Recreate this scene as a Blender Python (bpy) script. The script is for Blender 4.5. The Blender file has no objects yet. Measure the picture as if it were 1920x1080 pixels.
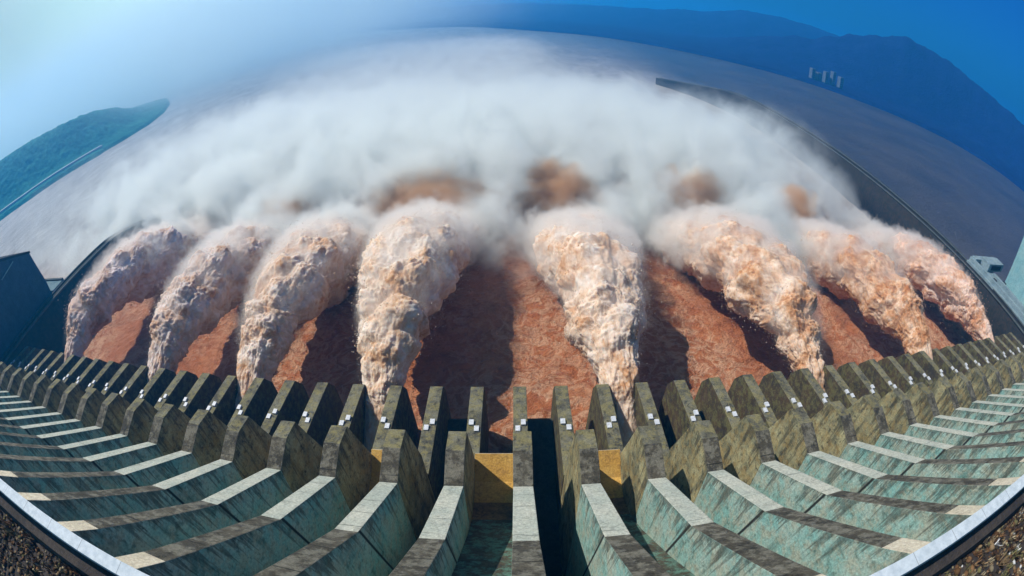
import bpy, bmesh, math, random
import numpy as np
from mathutils import Vector, Matrix

random.seed(7)
S = bpy.context.scene
COL = S.collection
R = math.radians

# ------------------------------------------------------------------ camera
cam = bpy.data.cameras.new("camera")
cam_o = bpy.data.objects.new("camera", cam)
COL.objects.link(cam_o)
cam.type = 'PANO'
cam.panorama_type = 'FISHEYE_EQUISOLID'
cam.sensor_fit = 'HORIZONTAL'
cam.sensor_width = 36.0
cam.sensor_height = 20.25
cam.fisheye_lens = 869.82 / 1920 * 36
cam.fisheye_fov = R(358)
cam.clip_start = 0.5
cam.clip_end = 20000


def camera_matrix(pitch, roll, yaw):
    cy, sy = math.cos(yaw), math.sin(yaw)
    cp, sp = math.cos(pitch), math.sin(pitch)
    cr, sr = math.cos(roll), math.sin(roll)
    A = np.array([[cy, -sy, 0], [sy, cy, 0], [0, 0, 1.]])
    B = np.array([[1, 0, 0], [0, cp, -sp], [0, sp, cp]])
    C = np.array([[cr, 0, -sr], [0, 1, 0], [sr, 0, cr]])
    M = C @ B @ A                       # rows: right, forward, up
    r, f, u = M
    return Matrix(((r[0], u[0], -f[0], 0), (r[1], u[1], -f[1], 0), (r[2], u[2], -f[2], 0), (0, 0, 0, 1)))


cam_o.matrix_world = camera_matrix(R(36), 0.0163, -0.0072)
S.camera = cam_o

# ------------------------------------------------------------------ light and sky
SUN_EL, SUN_AZ = 52.0, -66.0            # azimuth from downstream (+Y), negative = to the left
world = bpy.data.worlds.new("World")
S.world = world
world.use_nodes = True
wt = world.node_tree
wt.nodes.clear()
w_out = wt.nodes.new('ShaderNodeOutputWorld')
w_bg = wt.nodes.new('ShaderNodeBackground')
w_sky = wt.nodes.new('ShaderNodeTexSky')
w_sky.sky_type = 'NISHITA'
w_sky.sun_disc = False
w_sky.sun_elevation = R(SUN_EL)
w_sky.sun_rotation = R(SUN_AZ)
w_sky.air_density = 1.6
w_sky.dust_density = 2.0
w_sky.ozone_density = 3.0
w_bg.inputs['Strength'].default_value = 0.052
# the sky is milky towards the sun on the left and a deep clear blue on the right
w_tc = wt.nodes.new('ShaderNodeTexCoord')
w_sx = wt.nodes.new('ShaderNodeSeparateXYZ')
wt.links.new(w_tc.outputs['Generated'], w_sx.inputs[0])
w_rp = wt.nodes.new('ShaderNodeValToRGB')
w_mr = wt.nodes.new('ShaderNodeMapRange')
w_mr.inputs[1].default_value = -1; w_mr.inputs[2].default_value = 1
wt.links.new(w_sx.outputs[0], w_mr.inputs[0])
wt.links.new(w_mr.outputs[0], w_rp.inputs[0])
el = w_rp.color_ramp.elements
el[0].position = 0.07; el[0].color = (1.6, 1.75, 1.45, 1)
el[1].position = 0.72; el[1].color = (0.05, 0.62, 1.9, 1)
e_ = el.new(0.21); e_.color = (3.0, 3.6, 2.7, 1)
e_ = el.new(0.34); e_.color = (4.2, 5.6, 3.0, 1)
e_ = el.new(0.51); e_.color = (0.6, 2.2, 2.1, 1)
e_ = el.new(0.62); e_.color = (0.08, 0.85, 1.9, 1)
w_mx = wt.nodes.new('ShaderNodeMix'); w_mx.data_type = 'RGBA'; w_mx.blend_type = 'MULTIPLY'
w_mx.inputs[0].default_value = 1.0
wt.links.new(w_sky.outputs[0], w_mx.inputs[6]); wt.links.new(w_rp.outputs[0], w_mx.inputs[7])
w_hi = wt.nodes.new('ShaderNodeMapRange')     # sky overhead, out of view, darkened to cut the fill light
w_hi.interpolation_type = 'SMOOTHSTEP'
for k_, v_ in enumerate((0.26, 0.44, 0.0, 1.0)): w_hi.inputs[k_ + 1].default_value = v_
wt.links.new(w_sx.outputs[2], w_hi.inputs[0])
w_m2 = wt.nodes.new('ShaderNodeMix'); w_m2.data_type = 'RGBA'; w_m2.blend_type = 'MULTIPLY'
w_m2.inputs[7].default_value = (0.10, 0.16, 0.28, 1)
wt.links.new(w_hi.outputs[0], w_m2.inputs[0])
wt.links.new(w_mx.outputs[2], w_m2.inputs[6])
wt.links.new(w_m2.outputs[2], w_bg.inputs[0])
wt.links.new(w_bg.outputs[0], w_out.inputs[0])

sun = bpy.data.lights.new("sun", 'SUN')
sun.energy = 5.0
sun.angle = R(0.5)
sun.color = (1.0, 0.93, 0.82)
sun_o = bpy.data.objects.new("sun", sun)
COL.objects.link(sun_o)
to_sun = Vector((math.sin(R(SUN_AZ)) * math.cos(R(SUN_EL)), math.cos(R(SUN_AZ)) * math.cos(R(SUN_EL)), math.sin(R(SUN_EL))))
sun_o.rotation_euler = to_sun.to_track_quat('Z', 'Y').to_euler()

S.view_settings.view_transform = 'Standard'
S.view_settings.look = 'None'
S.view_settings.gamma = 1.0
S.view_settings.exposure = 0.12
S.render.engine = 'CYCLES'
cy = S.cycles
cy.use_denoising = True
cy.max_bounces = 6
cy.diffuse_bounces = 3
cy.glossy_bounces = 2
cy.volume_bounces = 6
cy.transparent_max_bounces = 16
cy.volume_step_rate = 1.0
cy.volume_max_steps = 512
cy.use_adaptive_sampling = True
cy.adaptive_threshold = 0.02

WATER_Z = -110.0

# ------------------------------------------------------------------ numpy noise
_rng = np.random.RandomState(11)
_perm = _rng.permutation(256)
_perm = np.concatenate([_perm, _perm, _perm])
_grad = _rng.normal(size=(256, 3))
_grad /= np.linalg.norm(_grad, axis=1)[:, None]
_jit = _rng.rand(256, 3)


def _h(i, j, k):
    return _perm[_perm[_perm[i & 255] + (j & 255)] + (k & 255)]


def perlin(P):
    P = np.asarray(P, float)
    I = np.floor(P).astype(int)
    F = P - I
    U = F * F * F * (F * (F * 6 - 15) + 10)
    out = 0
    for a in (0, 1):
        for b in (0, 1):
            for c in (0, 1):
                g = _grad[_h(I[:, 0] + a, I[:, 1] + b, I[:, 2] + c)]
                d = (g * (F - np.array([a, b, c]))).sum(1)
                w = (U[:, 0] if a else 1 - U[:, 0]) * (U[:, 1] if b else 1 - U[:, 1]) * (U[:, 2] if c else 1 - U[:, 2])
                out = out + d * w
    return out * 1.6


def fbm(P, octv=4, gain=0.5):
    P = np.asarray(P, float)
    s, a, t = 0, 1.0, 0
    for o in range(octv):
        s = s + a * perlin(P * (2.03 ** o) + 17.3 * o)
        t += a
        a *= gain
    return s / t


def worley(P):
    """distance to the nearest jittered cell point"""
    P = np.asarray(P, float)
    I = np.floor(P).astype(int)
    F = P - I
    best = np.full(len(P), 9.0)
    for a in (-1, 0, 1):
        for b in (-1, 0, 1):
            for c in (-1, 0, 1):
                j = _jit[_h(I[:, 0] + a, I[:, 1] + b, I[:, 2] + c)]
                d = ((j + np.array([a, b, c]) - F) ** 2).sum(1)
                best = np.minimum(best, d)
    return np.sqrt(best)


def sstep(a, b, x):
    t = np.clip((x - a) / (b - a), 0, 1)
    return t * t * (3 - 2 * t)


# ------------------------------------------------------------------ object helpers
def tag(o, label=None, cat=None, group=None, kind=None):
    if label: o['label'] = label
    if cat: o['category'] = cat
    if group: o['group'] = group
    if kind: o['kind'] = kind
    return o


def link(name, me, parent=None, mats=()):
    o = bpy.data.objects.new(name, me)
    COL.objects.link(o)
    for m in mats:
        me.materials.append(m)
    if parent is not None:
        o.parent = parent
    return o


def empty(name, loc=(0, 0, 0)):
    o = bpy.data.objects.new(name, None)
    COL.objects.link(o)
    o.location = loc
    o.empty_display_size = 1
    return o


def mesh_np(name, V, F, smooth=False):
    me = bpy.data.meshes.new(name)
    V = np.asarray(V, np.float32)
    ln = np.array([len(f) for f in F], np.int32)
    idx = np.concatenate([np.asarray(f, np.int32) for f in F]) if len(set(ln.tolist())) > 1 else np.asarray(F, np.int32).ravel()
    me.vertices.add(len(V)); me.vertices.foreach_set('co', V.ravel())
    me.loops.add(len(idx)); me.loops.foreach_set('vertex_index', idx)
    me.polygons.add(len(ln)); me.polygons.foreach_set('loop_start', np.concatenate([[0], np.cumsum(ln)[:-1]]).astype(np.int32))
    me.update(calc_edges=True)
    me.validate()
    if smooth:
        me.polygons.foreach_set('use_smooth', [True] * len(me.polygons))
    me.update()
    return me


def grid_faces(nu, nv, wrap_v=False):
    F = []
    for i in range(nu - 1):
        for j in range(nv if wrap_v else nv - 1):
            j2 = (j + 1) % nv
            F.append((i * nv + j, i * nv + j2, (i + 1) * nv + j2, (i + 1) * nv + j))
    return F


def bm_box(bm, lo, hi, mat=0):
    v = [bm.verts.new((x, y, z)) for x in (lo[0], hi[0]) for y in (lo[1], hi[1]) for z in (lo[2], hi[2])]
    for q in ((0, 1, 3, 2), (4, 6, 7, 5), (0, 4, 5, 1), (2, 3, 7, 6), (0, 2, 6, 4), (1, 5, 7, 3)):
        f = bm.faces.new([v[i] for i in q])
        f.material_index = mat
    return v


def bm_prism(bm, poly, x0, x1, mats=None, side_mat=0):
    """polygon of (y, z) pushed from x0 to x1; mats[i] is the material of the strip after corner i"""
    A = [bm.verts.new((x0, y, z)) for y, z in poly]
    B = [bm.verts.new((x1, y, z)) for y, z in poly]
    n = len(poly)
    for i in range(n):
        j = (i + 1) % n
        f = bm.faces.new((A[i], A[j], B[j], B[i]))
        f.material_index = mats[i] if mats else 0
    f = bm.faces.new(A[::-1]); f.material_index = side_mat
    f = bm.faces.new(B); f.material_index = side_mat


def bm_done(bm, name, bevel=0.0, smooth=False):
    bmesh.ops.recalc_face_normals(bm, faces=bm.faces[:])
    if bevel > 0:
        es = [e for e in bm.edges if len(e.link_faces) == 2 and e.calc_face_angle(0) > 0.5]
        bmesh.ops.bevel(bm, geom=es, offset=bevel, segments=2, profile=0.6, affect='EDGES', clamp_overlap=True, material=-1)
    me = bpy.data.meshes.new(name)
    bm.to_mesh(me)
    bm.free()
    if smooth:
        me.polygons.foreach_set('use_smooth', [True] * len(me.polygons))
    return me


# ------------------------------------------------------------------ material helpers
class NT:
    def __init__(self, name):
        self.m = bpy.data.materials.new(name)
        self.m.use_nodes = True
        self.t = self.m.node_tree
        self.t.nodes.clear()
        self.out = self.t.nodes.new('ShaderNodeOutputMaterial')
        self._pos = None

    def n(self, kind, **kw):
        nd = self.t.nodes.new(kind)
        for k, v in kw.items():
            setattr(nd, k, v)
        return nd

    def L(self, a, b):
        self.t.links.new(a, b)

    def put(self, sock, v):
        if hasattr(v, 'is_linked') or isinstance(v, bpy.types.NodeSocket):
            self.L(v, sock)
        else:
            sock.default_value = v

    @property
    def pos(self):
        if self._pos is None:
            self._pos = self.n('ShaderNodeNewGeometry').outputs['Position']
        return self._pos

    def xyz(self, v=None):
        s = self.n('ShaderNodeSeparateXYZ')
        self.L(v if v is not None else self.pos, s.inputs[0])
        return s.outputs[0], s.outputs[1], s.outputs[2]

    def math(self, op, a, b=0.0, c=0.0, clamp=False):
        nd = self.n('ShaderNodeMath', operation=op)
        nd.use_clamp = clamp
        self.put(nd.inputs[0], a)
        self.put(nd.inputs[1], b)
        if len(nd.inputs) > 2:
            self.put(nd.inputs[2], c)
        return nd.outputs[0]

    def ss(self, a, b, x):
        nd = self.n('ShaderNodeMapRange', interpolation_type='SMOOTHSTEP')
        self.put(nd.inputs[0], x)
        self.put(nd.inputs[1], a)
        self.put(nd.inputs[2], b)
        return nd.outputs[0]

    def scale(self, sx, sy, sz, v=None):
        nd = self.n('ShaderNodeVectorMath', operation='MULTIPLY')
        self.L(v if v is not None else self.pos, nd.inputs[0])
        nd.inputs[1].default_value = (sx, sy, sz)
        return nd.outputs[0]

    def vadd(self, a, b):
        nd = self.n('ShaderNodeVectorMath', operation='ADD')
        self.put(nd.inputs[0], a)
        self.put(nd.inputs[1], b)
        return nd.outputs[0]

    def noise(self, scale, detail=4, rough=0.55, v=None, dist=0.0, color=False):
        nd = self.n('ShaderNodeTexNoise')
        self.L(v if v is not None else self.pos, nd.inputs['Vector'])
        nd.inputs['Scale'].default_value = scale
        nd.inputs['Detail'].default_value = detail
        nd.inputs['Roughness'].default_value = rough
        nd.inputs['Distortion'].default_value = dist
        return nd.outputs[1 if color else 0]

    def ramp(self, x, stops):
        nd = self.n('ShaderNodeValToRGB')
        self.L(x, nd.inputs[0])
        el = nd.color_ramp.elements
        while len(el) < len(stops):
            el.new(0.5)
        for e, (p, c) in zip(el, stops):
            e.position = p
            e.color = tuple(c) + (1,) if len(c) == 3 else c
        return nd.outputs[0]

    def mix(self, f, a, b, mode='MIX'):
        nd = self.n('ShaderNodeMix', data_type='RGBA', blend_type=mode)
        self.put(nd.inputs[0], f)
        for s, v in ((nd.inputs[6], a), (nd.inputs[7], b)):
            self.put(s, v if not isinstance(v, tuple) or len(v) == 4 else v + (1,))
        return nd.outputs[2]

    def bump(self, h, dist, strength=1.0):
        nd = self.n('ShaderNodeBump')
        nd.inputs['Strength'].default_value = strength
        nd.inputs['Distance'].default_value = dist
        self.L(h, nd.inputs['Height'])
        return nd.outputs[0]

    def surf(self, color, rough=0.9, spec=0.3, normal=None):
        p = self.n('ShaderNodeBsdfPrincipled')
        self.put(p.inputs['Base Color'], color if not isinstance(color, tuple) or len(color) == 4 else color + (1,))
        self.put(p.inputs['Roughness'], rough)
        p.inputs['Specular IOR Level'].default_value = spec
        if normal is not None:
            self.L(normal, p.inputs['Normal'])
        self.L(p.outputs[0], self.out.inputs['Surface'])
        return self.m


def concrete(name, c0, c1, stain, stain_amt=0.5, moss=None, moss_amt=0.0, streak=True, joint=None, spec=0.25, drips=None, pour=0.0):
    t = NT(name)
    big = t.noise(0.18, 5, 0.6)
    col = t.mix(t.ss(0.32, 0.68, big), c0, c1)
    if streak:                          # run-off streaks down the face
        st = t.noise(1.0, 4, 0.6, v=t.scale(0.55, 0.55, 0.06))
        col = t.mix(t.math('MULTIPLY', t.ss(0.48, 0.72, st), stain_amt), col, stain)
    bl = t.noise(0.75, 5, 0.7, dist=0.4)
    col = t.mix(t.math('MULTIPLY', t.ss(0.5, 0.66, bl), stain_amt), col, stain)
    if moss:
        mo = t.noise(0.55, 6, 0.72, v=t.vadd(t.pos, (31.0, 7.0, 3.0)))
        col = t.mix(t.math('MULTIPLY', t.ss(0.44, 0.6, mo), moss_amt), col, moss)
    if joint:
        (jy, jz), (dy, dz) = joint      # a construction joint running down the wall from a corner
        x, y, z = t.xyz()
        d = t.math('ABSOLUTE', t.math('ADD', t.math('MULTIPLY', t.math('SUBTRACT', y, jy), -dz), t.math('MULTIPLY', t.math('SUBTRACT', z, jz), dy)))
        col = t.mix(t.ss(0.34, 0.12, d), col, (0.02, 0.022, 0.02))
    if pour:                            # pour joints across the coping
        pj = t.math('PINGPONG', t.math('ADD', t.xyz()[1], t.math('MULTIPLY', t.math('SUBTRACT', t.noise(0.5, 2), .5), 0.5)), pour)
        col = t.mix(t.math('MULTIPLY', t.ss(0.13, 0.04, pj), t.ss(0.40, 0.60, t.noise(0.13, 2))), col, stain)
    if drips:                           # dark run-off hanging from the top edge of the wall
        x, y, z = t.xyz()
        zt = -999.0
        for (y0, z0), (y1, z1) in zip(drips[:-1], drips[1:]):
            nd = t.n('ShaderNodeMapRange'); nd.clamp = True
            t.L(y, nd.inputs[0])
            for k, v in enumerate((y0, y1, z0, z1)): nd.inputs[k + 1].default_value = v
            zt = nd.outputs[0] if zt == -999.0 else t.math('ADD', zt, t.math('SUBTRACT', nd.outputs[0], z0))
        depth = t.math('SUBTRACT', zt, z)
        ln = t.noise(0.9, 4, 0.65, v=t.scale(1.0, 1.0, 0.03))
        reach = t.math('MULTIPLY', t.math('POWER', t.ss(0.40, 0.75, ln), 1.5), 16.0)
        dr = t.math('MULTIPLY', t.ss(1.0, 0.35, t.math('DIVIDE', depth, t.math('ADD', reach, 0.25))), t.ss(0.25, 0.55, t.noise(2.2, 3, .6, v=t.scale(1, 1, .12))))
        col = t.mix(t.math('MULTIPLY', dr, 0.66), col, (0.045, 0.045, 0.035))
    fine = t.noise(2.6, 6, 0.75)
    col = t.mix(0.48, col, t.ramp(fine, [(0.3, (0.12, 0.12, 0.12)), (0.7, (0.88, 0.88, 0.88))]), 'OVERLAY')
    h = t.math('ADD', t.math('MULTIPLY', bl, 1.0), t.math('MULTIPLY', fine, 0.3))
    return t.surf(col, 0.92, spec, t.bump(h, 0.25, 0.8))


# ------------------------------------------------------------------ ground: river, banks, hills
def river():
    xs = np.unique(np.concatenate([np.linspace(-9000, -700, 26), np.linspace(-700, -290, 40), np.linspace(-290, 290, 390), np.linspace(290, 700, 40), np.linspace(700, 9000, 26)]))
    ys = np.unique(np.concatenate([np.linspace(-600, 40, 12), np.linspace(40, 260, 170), np.linspace(260, 900, 130), np.linspace(900, 12000, 40)]))
    X, Y = np.meshgrid(xs, ys, indexing='ij')
    P = np.stack([X.ravel(), Y.ravel(), 0 * X.ravel()], 1)
    near = sstep(420, 240, np.abs(P[:, 0])) * sstep(620, 240, P[:, 1])
    warp = np.stack([fbm(P / 30 + 5, 2), fbm(P / 30 + 55, 2), 0 * P[:, 0]], 1)
    Q = P / 13 + 1.1 * warp
    rid = 1 - np.abs(fbm(Q, 4, 0.55)) * 2.2
    rid2 = 1 - np.abs(fbm(Q * 2.6 + 9, 3, 0.55)) * 2.0
    z = near * (1.0 * rid + 0.45 * rid2 + 1.3 * fbm(P / 40, 2)) + (1 - near) * 0.6 * fbm(P / 22, 3)
    V = np.stack([P[:, 0], P[:, 1], WATER_Z + z - 1.2 * near], 1)
    t = NT("muddy_water")
    w = t.noise(0.06, 4, 0.55, color=True)
    wv = t.vadd(t.scale(1, 1, 1), t.scale(15, 15, 0, v=w))
    n1 = t.noise(0.10, 7, 0.68, v=wv)
    col = t.ramp(n1, [(0.3, (0.27, 0.075, 0.021)), (0.5, (0.43, 0.135, 0.044)), (0.7, (0.53, 0.205, 0.083))])
    n2 = t.noise(0.17, 5, 0.62, v=wv, dist=0.5)    # pale foam threads
    ridge = t.math('SUBTRACT', 1.0, t.math('MULTIPLY', t.math('ABSOLUTE', t.math('SUBTRACT', n2, 0.5)), 9.0), clamp=True)
    pt = t.noise(0.02, 3, 0.5)
    col = t.mix(t.math('MULTIPLY', t.math('POWER', ridge, 1.6), t.math('MULTIPLY', t.ss(0.30, 0.60, pt), 0.78)), col, (0.72, 0.45, 0.29))
    fl = t.noise(0.42, 7, 0.72, dist=0.7)     # broken chop
    col = t.mix(t.math('MULTIPLY', t.ss(0.56, 0.69, fl), t.math('MULTIPLY', t.ss(0.40, 0.62, pt), 0.75)), col, (0.66, 0.42, 0.28))
    col = t.mix(t.math('MULTIPLY', t.ss(0.46, 0.33, fl), 0.5), col, (0.13, 0.035, 0.012))
    x, y, z_ = t.xyz()
    haze_grey = t.ss(190.0, 420.0, t.math('ADD', y, t.math('MULTIPLY', t.math('ABSOLUTE', x), 0.45)))   # further downstream, haze grey is mixed into the water colour
    far = t.ramp(t.noise(0.035, 7, 0.72, v=t.scale(1.0, 0.45, 1), dist=1.2), [(0.34, (0.24, 0.20, 0.17)), (0.5, (0.37, 0.33, 0.30)), (0.64, (0.52, 0.48, 0.44))])
    col = t.mix(haze_grey, col, far)
    # darker water colour on the far side of the right guide wall
    lim = t.math('SUBTRACT', 256.0, t.math('MULTIPLY', t.math('MAXIMUM', t.math('SUBTRACT', y, 480.0), 0.0), 0.20))
    wd = t.math('MULTIPLY', t.math('MAXIMUM', t.math('SUBTRACT', y, 600.0), 0.0), 0.45)
    dk = t.ss(t.math('SUBTRACT', -6.0, wd), t.math('ADD', 40.0, wd), t.math('ADD', t.math('SUBTRACT', x, lim), t.math('MULTIPLY', t.math('SUBTRACT', pt, 0.5), t.ss(500.0, 900.0, y))))
    col = t.mix(dk, col, t.ramp(t.noise(0.01, 4, 0.6), [(0.3, (0.045, 0.042, 0.042)), (0.7, (0.09, 0.078, 0.068))]))
    m = t.surf(col, 0.28, 0.5, t.bump(t.math('ADD', n1, t.math('ADD', t.math('MULTIPLY', n2, 0.7), t.math('MULTIPLY', fl, 0.9))), 1.9, 1.0))
    me = mesh_np("river_water", V, grid_faces(len(xs), len(ys)), True)
    tag(link("river_water", me, None, [m]), "muddy orange brown river churning below the dam and fading to haze grey towards the far shore", "water", None, "structure")


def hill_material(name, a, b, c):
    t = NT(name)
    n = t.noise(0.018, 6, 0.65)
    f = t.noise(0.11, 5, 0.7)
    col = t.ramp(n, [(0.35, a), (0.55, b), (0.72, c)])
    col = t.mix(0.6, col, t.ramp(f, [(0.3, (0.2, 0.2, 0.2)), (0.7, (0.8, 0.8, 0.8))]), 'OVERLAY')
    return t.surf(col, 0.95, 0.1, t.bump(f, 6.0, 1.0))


LEFT_SHORE = [(-1010, -900), (-1000, 0), (-955, 200), (-880, 355), (-820, 428), (-785, 500), (-745, 560), (-728, 640), (-735, 730), (-790, 850), (-900, 1000), (-1065, 1175), (-1400, 1290), (-2600, 1380)]


def seg_dist(P, line):
    best = np.full(len(P), 1e9)
    for (x0, y0), (x1, y1) in zip(line[:-1], line[1:]):
        d = np.array([x1 - x0, y1 - y0])
        t = np.clip(((P[:, 0] - x0) * d[0] + (P[:, 1] - y0) * d[1]) / (d @ d), 0, 1)
        best = np.minimum(best, np.hypot(P[:, 0] - x0 - t * d[0], P[:, 1] - y0 - t * d[1]))
    return best


def left_height(P):
    ly = np.array([q[1] for q in LEFT_SHORE]); lx = np.array([q[0] for q in LEFT_SHORE])
    d = seg_dist(P, LEFT_SHORE)
    inside = P[:, 0] < np.interp(P[:, 1], ly, lx, right=-9e9)
    d = np.where(inside, d, -d)
    H = np.interp(P[:, 1], [-900, 300, 445, 543, 631, 722, 862, 1000, 1120, 1200], [92, 98, 96, 92, 88, 78, 62, 36, 12, 6])
    h = np.where(d < 0, d * 0.25, 0)
    bench = 9 * sstep(0, 14, d) + 4 * sstep(14, 46, d)
    rise = sstep(48, 190, d) * np.maximum(H - 13, 0)
    Q = np.stack([P[:, 0], P[:, 1], 0 * P[:, 0]], 1)
    rough = (7 * fbm(Q / 60, 4, .6) + 3.5 * (1 - 2 * worley(Q / 11))) * sstep(46, 90, d)
    return h + np.where(d > 0, bench + rise + rough, 0), d


def left_bank():
    xs = np.concatenate([np.linspace(-3200, -1300, 30), np.linspace(-1290, -690, 190)])
    ys = np.concatenate([np.linspace(-900, 200, 30), np.linspace(206, 1300, 300)])
    X, Y = np.meshgrid(xs, ys, indexing='ij')
    P = np.stack([X.ravel(), Y.ravel()], 1)
    h, d = left_height(P)
    V = np.stack([P[:, 0], P[:, 1], WATER_Z - 1.5 + np.maximum(h, -14)], 1)
    m = hill_material("wooded_bank", (0.022, 0.14, 0.12), (0.04, 0.21, 0.17), (0.08, 0.27, 0.19))  # teal of the haze put into the foliage colour
    tag(link("hillside", mesh_np("hillside", V, grid_faces(len(xs), len(ys)), True), None, [m]), "wooded bluff on the left bank fading into blue haze", "hill", None, "structure")
    # the road on the bench above the water
    pts = [(-1000, 250), (-925, 352), (-862, 432), (-826, 500), (-790, 560), (-766, 604)]
    V, F = [], []
    for i in range(61):
        s = i / 60 * (len(pts) - 1)
        k = min(int(s), len(pts) - 2)
        a = Vector(pts[k]).lerp(Vector(pts[k + 1]), s - k)
        dr = (Vector(pts[k + 1]) - Vector(pts[k])).normalized()
        nrm = Vector((-dr.y, dr.x))
        for e, dz in ((-6, -9), (-6, 0), (6, 0), (6, -9)):
            q = a + nrm * e
            V.append((q.x, q.y, WATER_Z + 12.5 + dz))
    F = grid_faces(61, 4)
    t = NT("pale_road")
    m = t.surf(t.ramp(t.noise(0.4, 4), [(0.3, (0.42, 0.44, 0.44)), (0.7, (0.6, 0.62, 0.62))]), 0.9, 0.2)
    tag(link("road", mesh_np("road", V, F), None, [m]), "pale road running along the foot of the left bank", "road", None, "structure")


FAR_SHORE = [(-9000, 4300), (-4200, 4000), (-2600, 3700), (-1284, 3055), (-500, 2236), (-200, 2044), (60, 1650), (280, 1440), (430, 1230), (570, 1090), (710, 990), (830, 890), (960, 810), (1070, 710), (1115, 590), (1110, 480), (1085, 300), (1060, 0), (1060, -700)]


def far_land():
    az = np.linspace(-64, 118, 460)
    sp = np.array(FAR_SHORE, float)
    dense = np.concatenate([np.linspace(a, b, 60) for a, b in zip(sp[:-1], sp[1:])])
    da = np.degrees(np.arctan2(dense[:, 0], dense[:, 1]))
    rs = np.hypot(dense[:, 0], dense[:, 1])
    o = np.argsort(da)
    r0 = np.interp(az, da[o], rs[o])
    k = np.ones(9) / 9
    r0 = np.convolve(np.pad(r0, 4, mode='edge'), k, 'valid')
    e1 = np.interp(az, [-64, 10, 24, 30, 36, 38.5, 43, 48, 53, 58, 64, 72, 90, 118], [-4, -4, -2.6, -1.0, 0.5, 1.4, 3.1, 4.6, 4.0, 2.9, 1.6, 2.0, 2.5, 2.5])
    e2 = np.interp(az, [-64, -40, -20, 2.6, 12, 18, 24, 28, 33, 38, 46, 60, 118], [-0.6, -0.6, -0.5, -0.4, -0.3, 0.1, 0.9, 1.8, 2.0, 1.8, 1.4, 1.1, 1.0])
    e1 = e1 + 0.22 * perlin(np.stack([az / 2.2, 0 * az, 0 * az], 1)) + 0.1 * perlin(np.stack([az / .6, 0 * az + 3, 0 * az], 1))
    e2 = e2 + 0.16 * perlin(np.stack([az / 2.6, 0 * az + 9, 0 * az], 1)) + 0.07 * perlin(np.stack([az / .7, 0 * az + 5, 0 * az], 1))
    off = np.unique(np.concatenate([[-60, 0, 6, 14, 30, 60, 100, 150], np.linspace(190, 620, 26), np.linspace(660, 1800, 26), [2400, 3600, 5500]]))
    V = []
    for i, a in enumerate(az):
        s, c = math.sin(R(a)), math.cos(R(a))
        d = off
        r = r0[i] + d
        h1 = -WATER_Z + (r0[i] + 480) * math.tan(R(e1[i]))
        h2 = -WATER_Z + (r0[i] + 1500) * math.tan(R(e2[i]))
        low = np.where(d < 0, d * 0.2, 11 * sstep(0, 14, d) + 6 * sstep(30, 190, d))
        g1 = max(h1 - 17, 0) * (sstep(170, 480, d) * (1 - 0.5 * sstep(480, 900, d)))
        g2 = max(h2 - 17, 0) * sstep(700, 1500, d)
        for rr, z in zip(r, np.maximum(g1, g2) + low):
            V.append((rr * s, rr * c, WATER_Z - 1.5 + z))
    V = np.array(V)
    n = 15 * fbm(V / 110, 5, .6) + 4 * fbm(V / 25 + 8, 3, .6)
    V[:, 2] += n * sstep(WATER_Z + 12, WATER_Z + 40, V[:, 2])
    m = hill_material("far_hill", (0.003, 0.010, 0.085), (0.005, 0.015, 0.11), (0.009, 0.028, 0.12))  # blue of the distant haze is painted into the hill colour
    tag(link("hills", mesh_np("hills", V, grid_faces(len(az), len(off)), True), None, [m]), "wooded hills coloured dark blue by haze along the right bank and the far shore", "hill", None, "structure")


river()
left_bank()
far_land()

# ------------------------------------------------------------------ concrete materials
JOINT = ((20.7, -49.6), (0.06, -0.998))
TOPLINE = [(3.4, -28.4), (20.4, -49.6), (35.2, -62.75), (40.9, -61.1), (45.4, -62.0)]
M_SIDE = concrete("patina_concrete", (0.21, 0.42, 0.39), (0.36, 0.47, 0.42), (0.07, 0.12, 0.10), 0.7, (0.38, 0.36, 0.27), 0.6, joint=JOINT, drips=TOPLINE)
M_SIDE2 = concrete("mossy_side_concrete", (0.16, 0.16, 0.10), (0.40, 0.375, 0.22), (0.042, 0.04, 0.03), 0.9, (0.33, 0.23, 0.08), 0.5, drips=TOPLINE)
M_PALE = concrete("pale_concrete", (0.36, 0.39, 0.34), (0.47, 0.47, 0.40), (0.20, 0.21, 0.18), 0.5, streak=False, pour=1.8)
M_DARK = concrete("weathered_concrete", (0.042, 0.039, 0.03), (0.085, 0.075, 0.055), (0.018, 0.017, 0.014), 0.8, (0.22, 0.21, 0.17), 0.6, streak=False, pour=2.6)
M_CREAM = concrete("cream_concrete", (0.50, 0.44, 0.33), (0.62, 0.55, 0.43), (0.32, 0.27, 0.2), 0.5, streak=False)
M_MOSS = concrete("moss_concrete", (0.075, 0.072, 0.055), (0.18, 0.172, 0.125), (0.028, 0.026, 0.022), 0.9, (0.23, 0.20, 0.08), 0.6, streak=False)
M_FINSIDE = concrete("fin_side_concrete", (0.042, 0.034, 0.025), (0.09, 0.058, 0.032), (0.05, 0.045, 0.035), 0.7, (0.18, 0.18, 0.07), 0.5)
M_OCHRE = concrete("ochre_concrete", (0.52, 0.30, 0.07), (0.60, 0.38, 0.11), (0.25, 0.14, 0.05), 0.5, streak=False)
M_RUST = concrete("rusty_concrete", (0.16, 0.09, 0.035), (0.24, 0.13, 0.05), (0.05, 0.035, 0.02), 0.7)
M_CHUTE = concrete("chute_concrete", (0.05, 0.045, 0.032), (0.09, 0.075, 0.05), (0.025, 0.022, 0.02), 0.6, (0.12, 0.27, 0.22), 0.6)
M_VOID = concrete("outlet_concrete", (0.05, 0.05, 0.045), (0.08, 0.075, 0.06), (0.03, 0.03, 0.03), 0.6)


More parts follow.
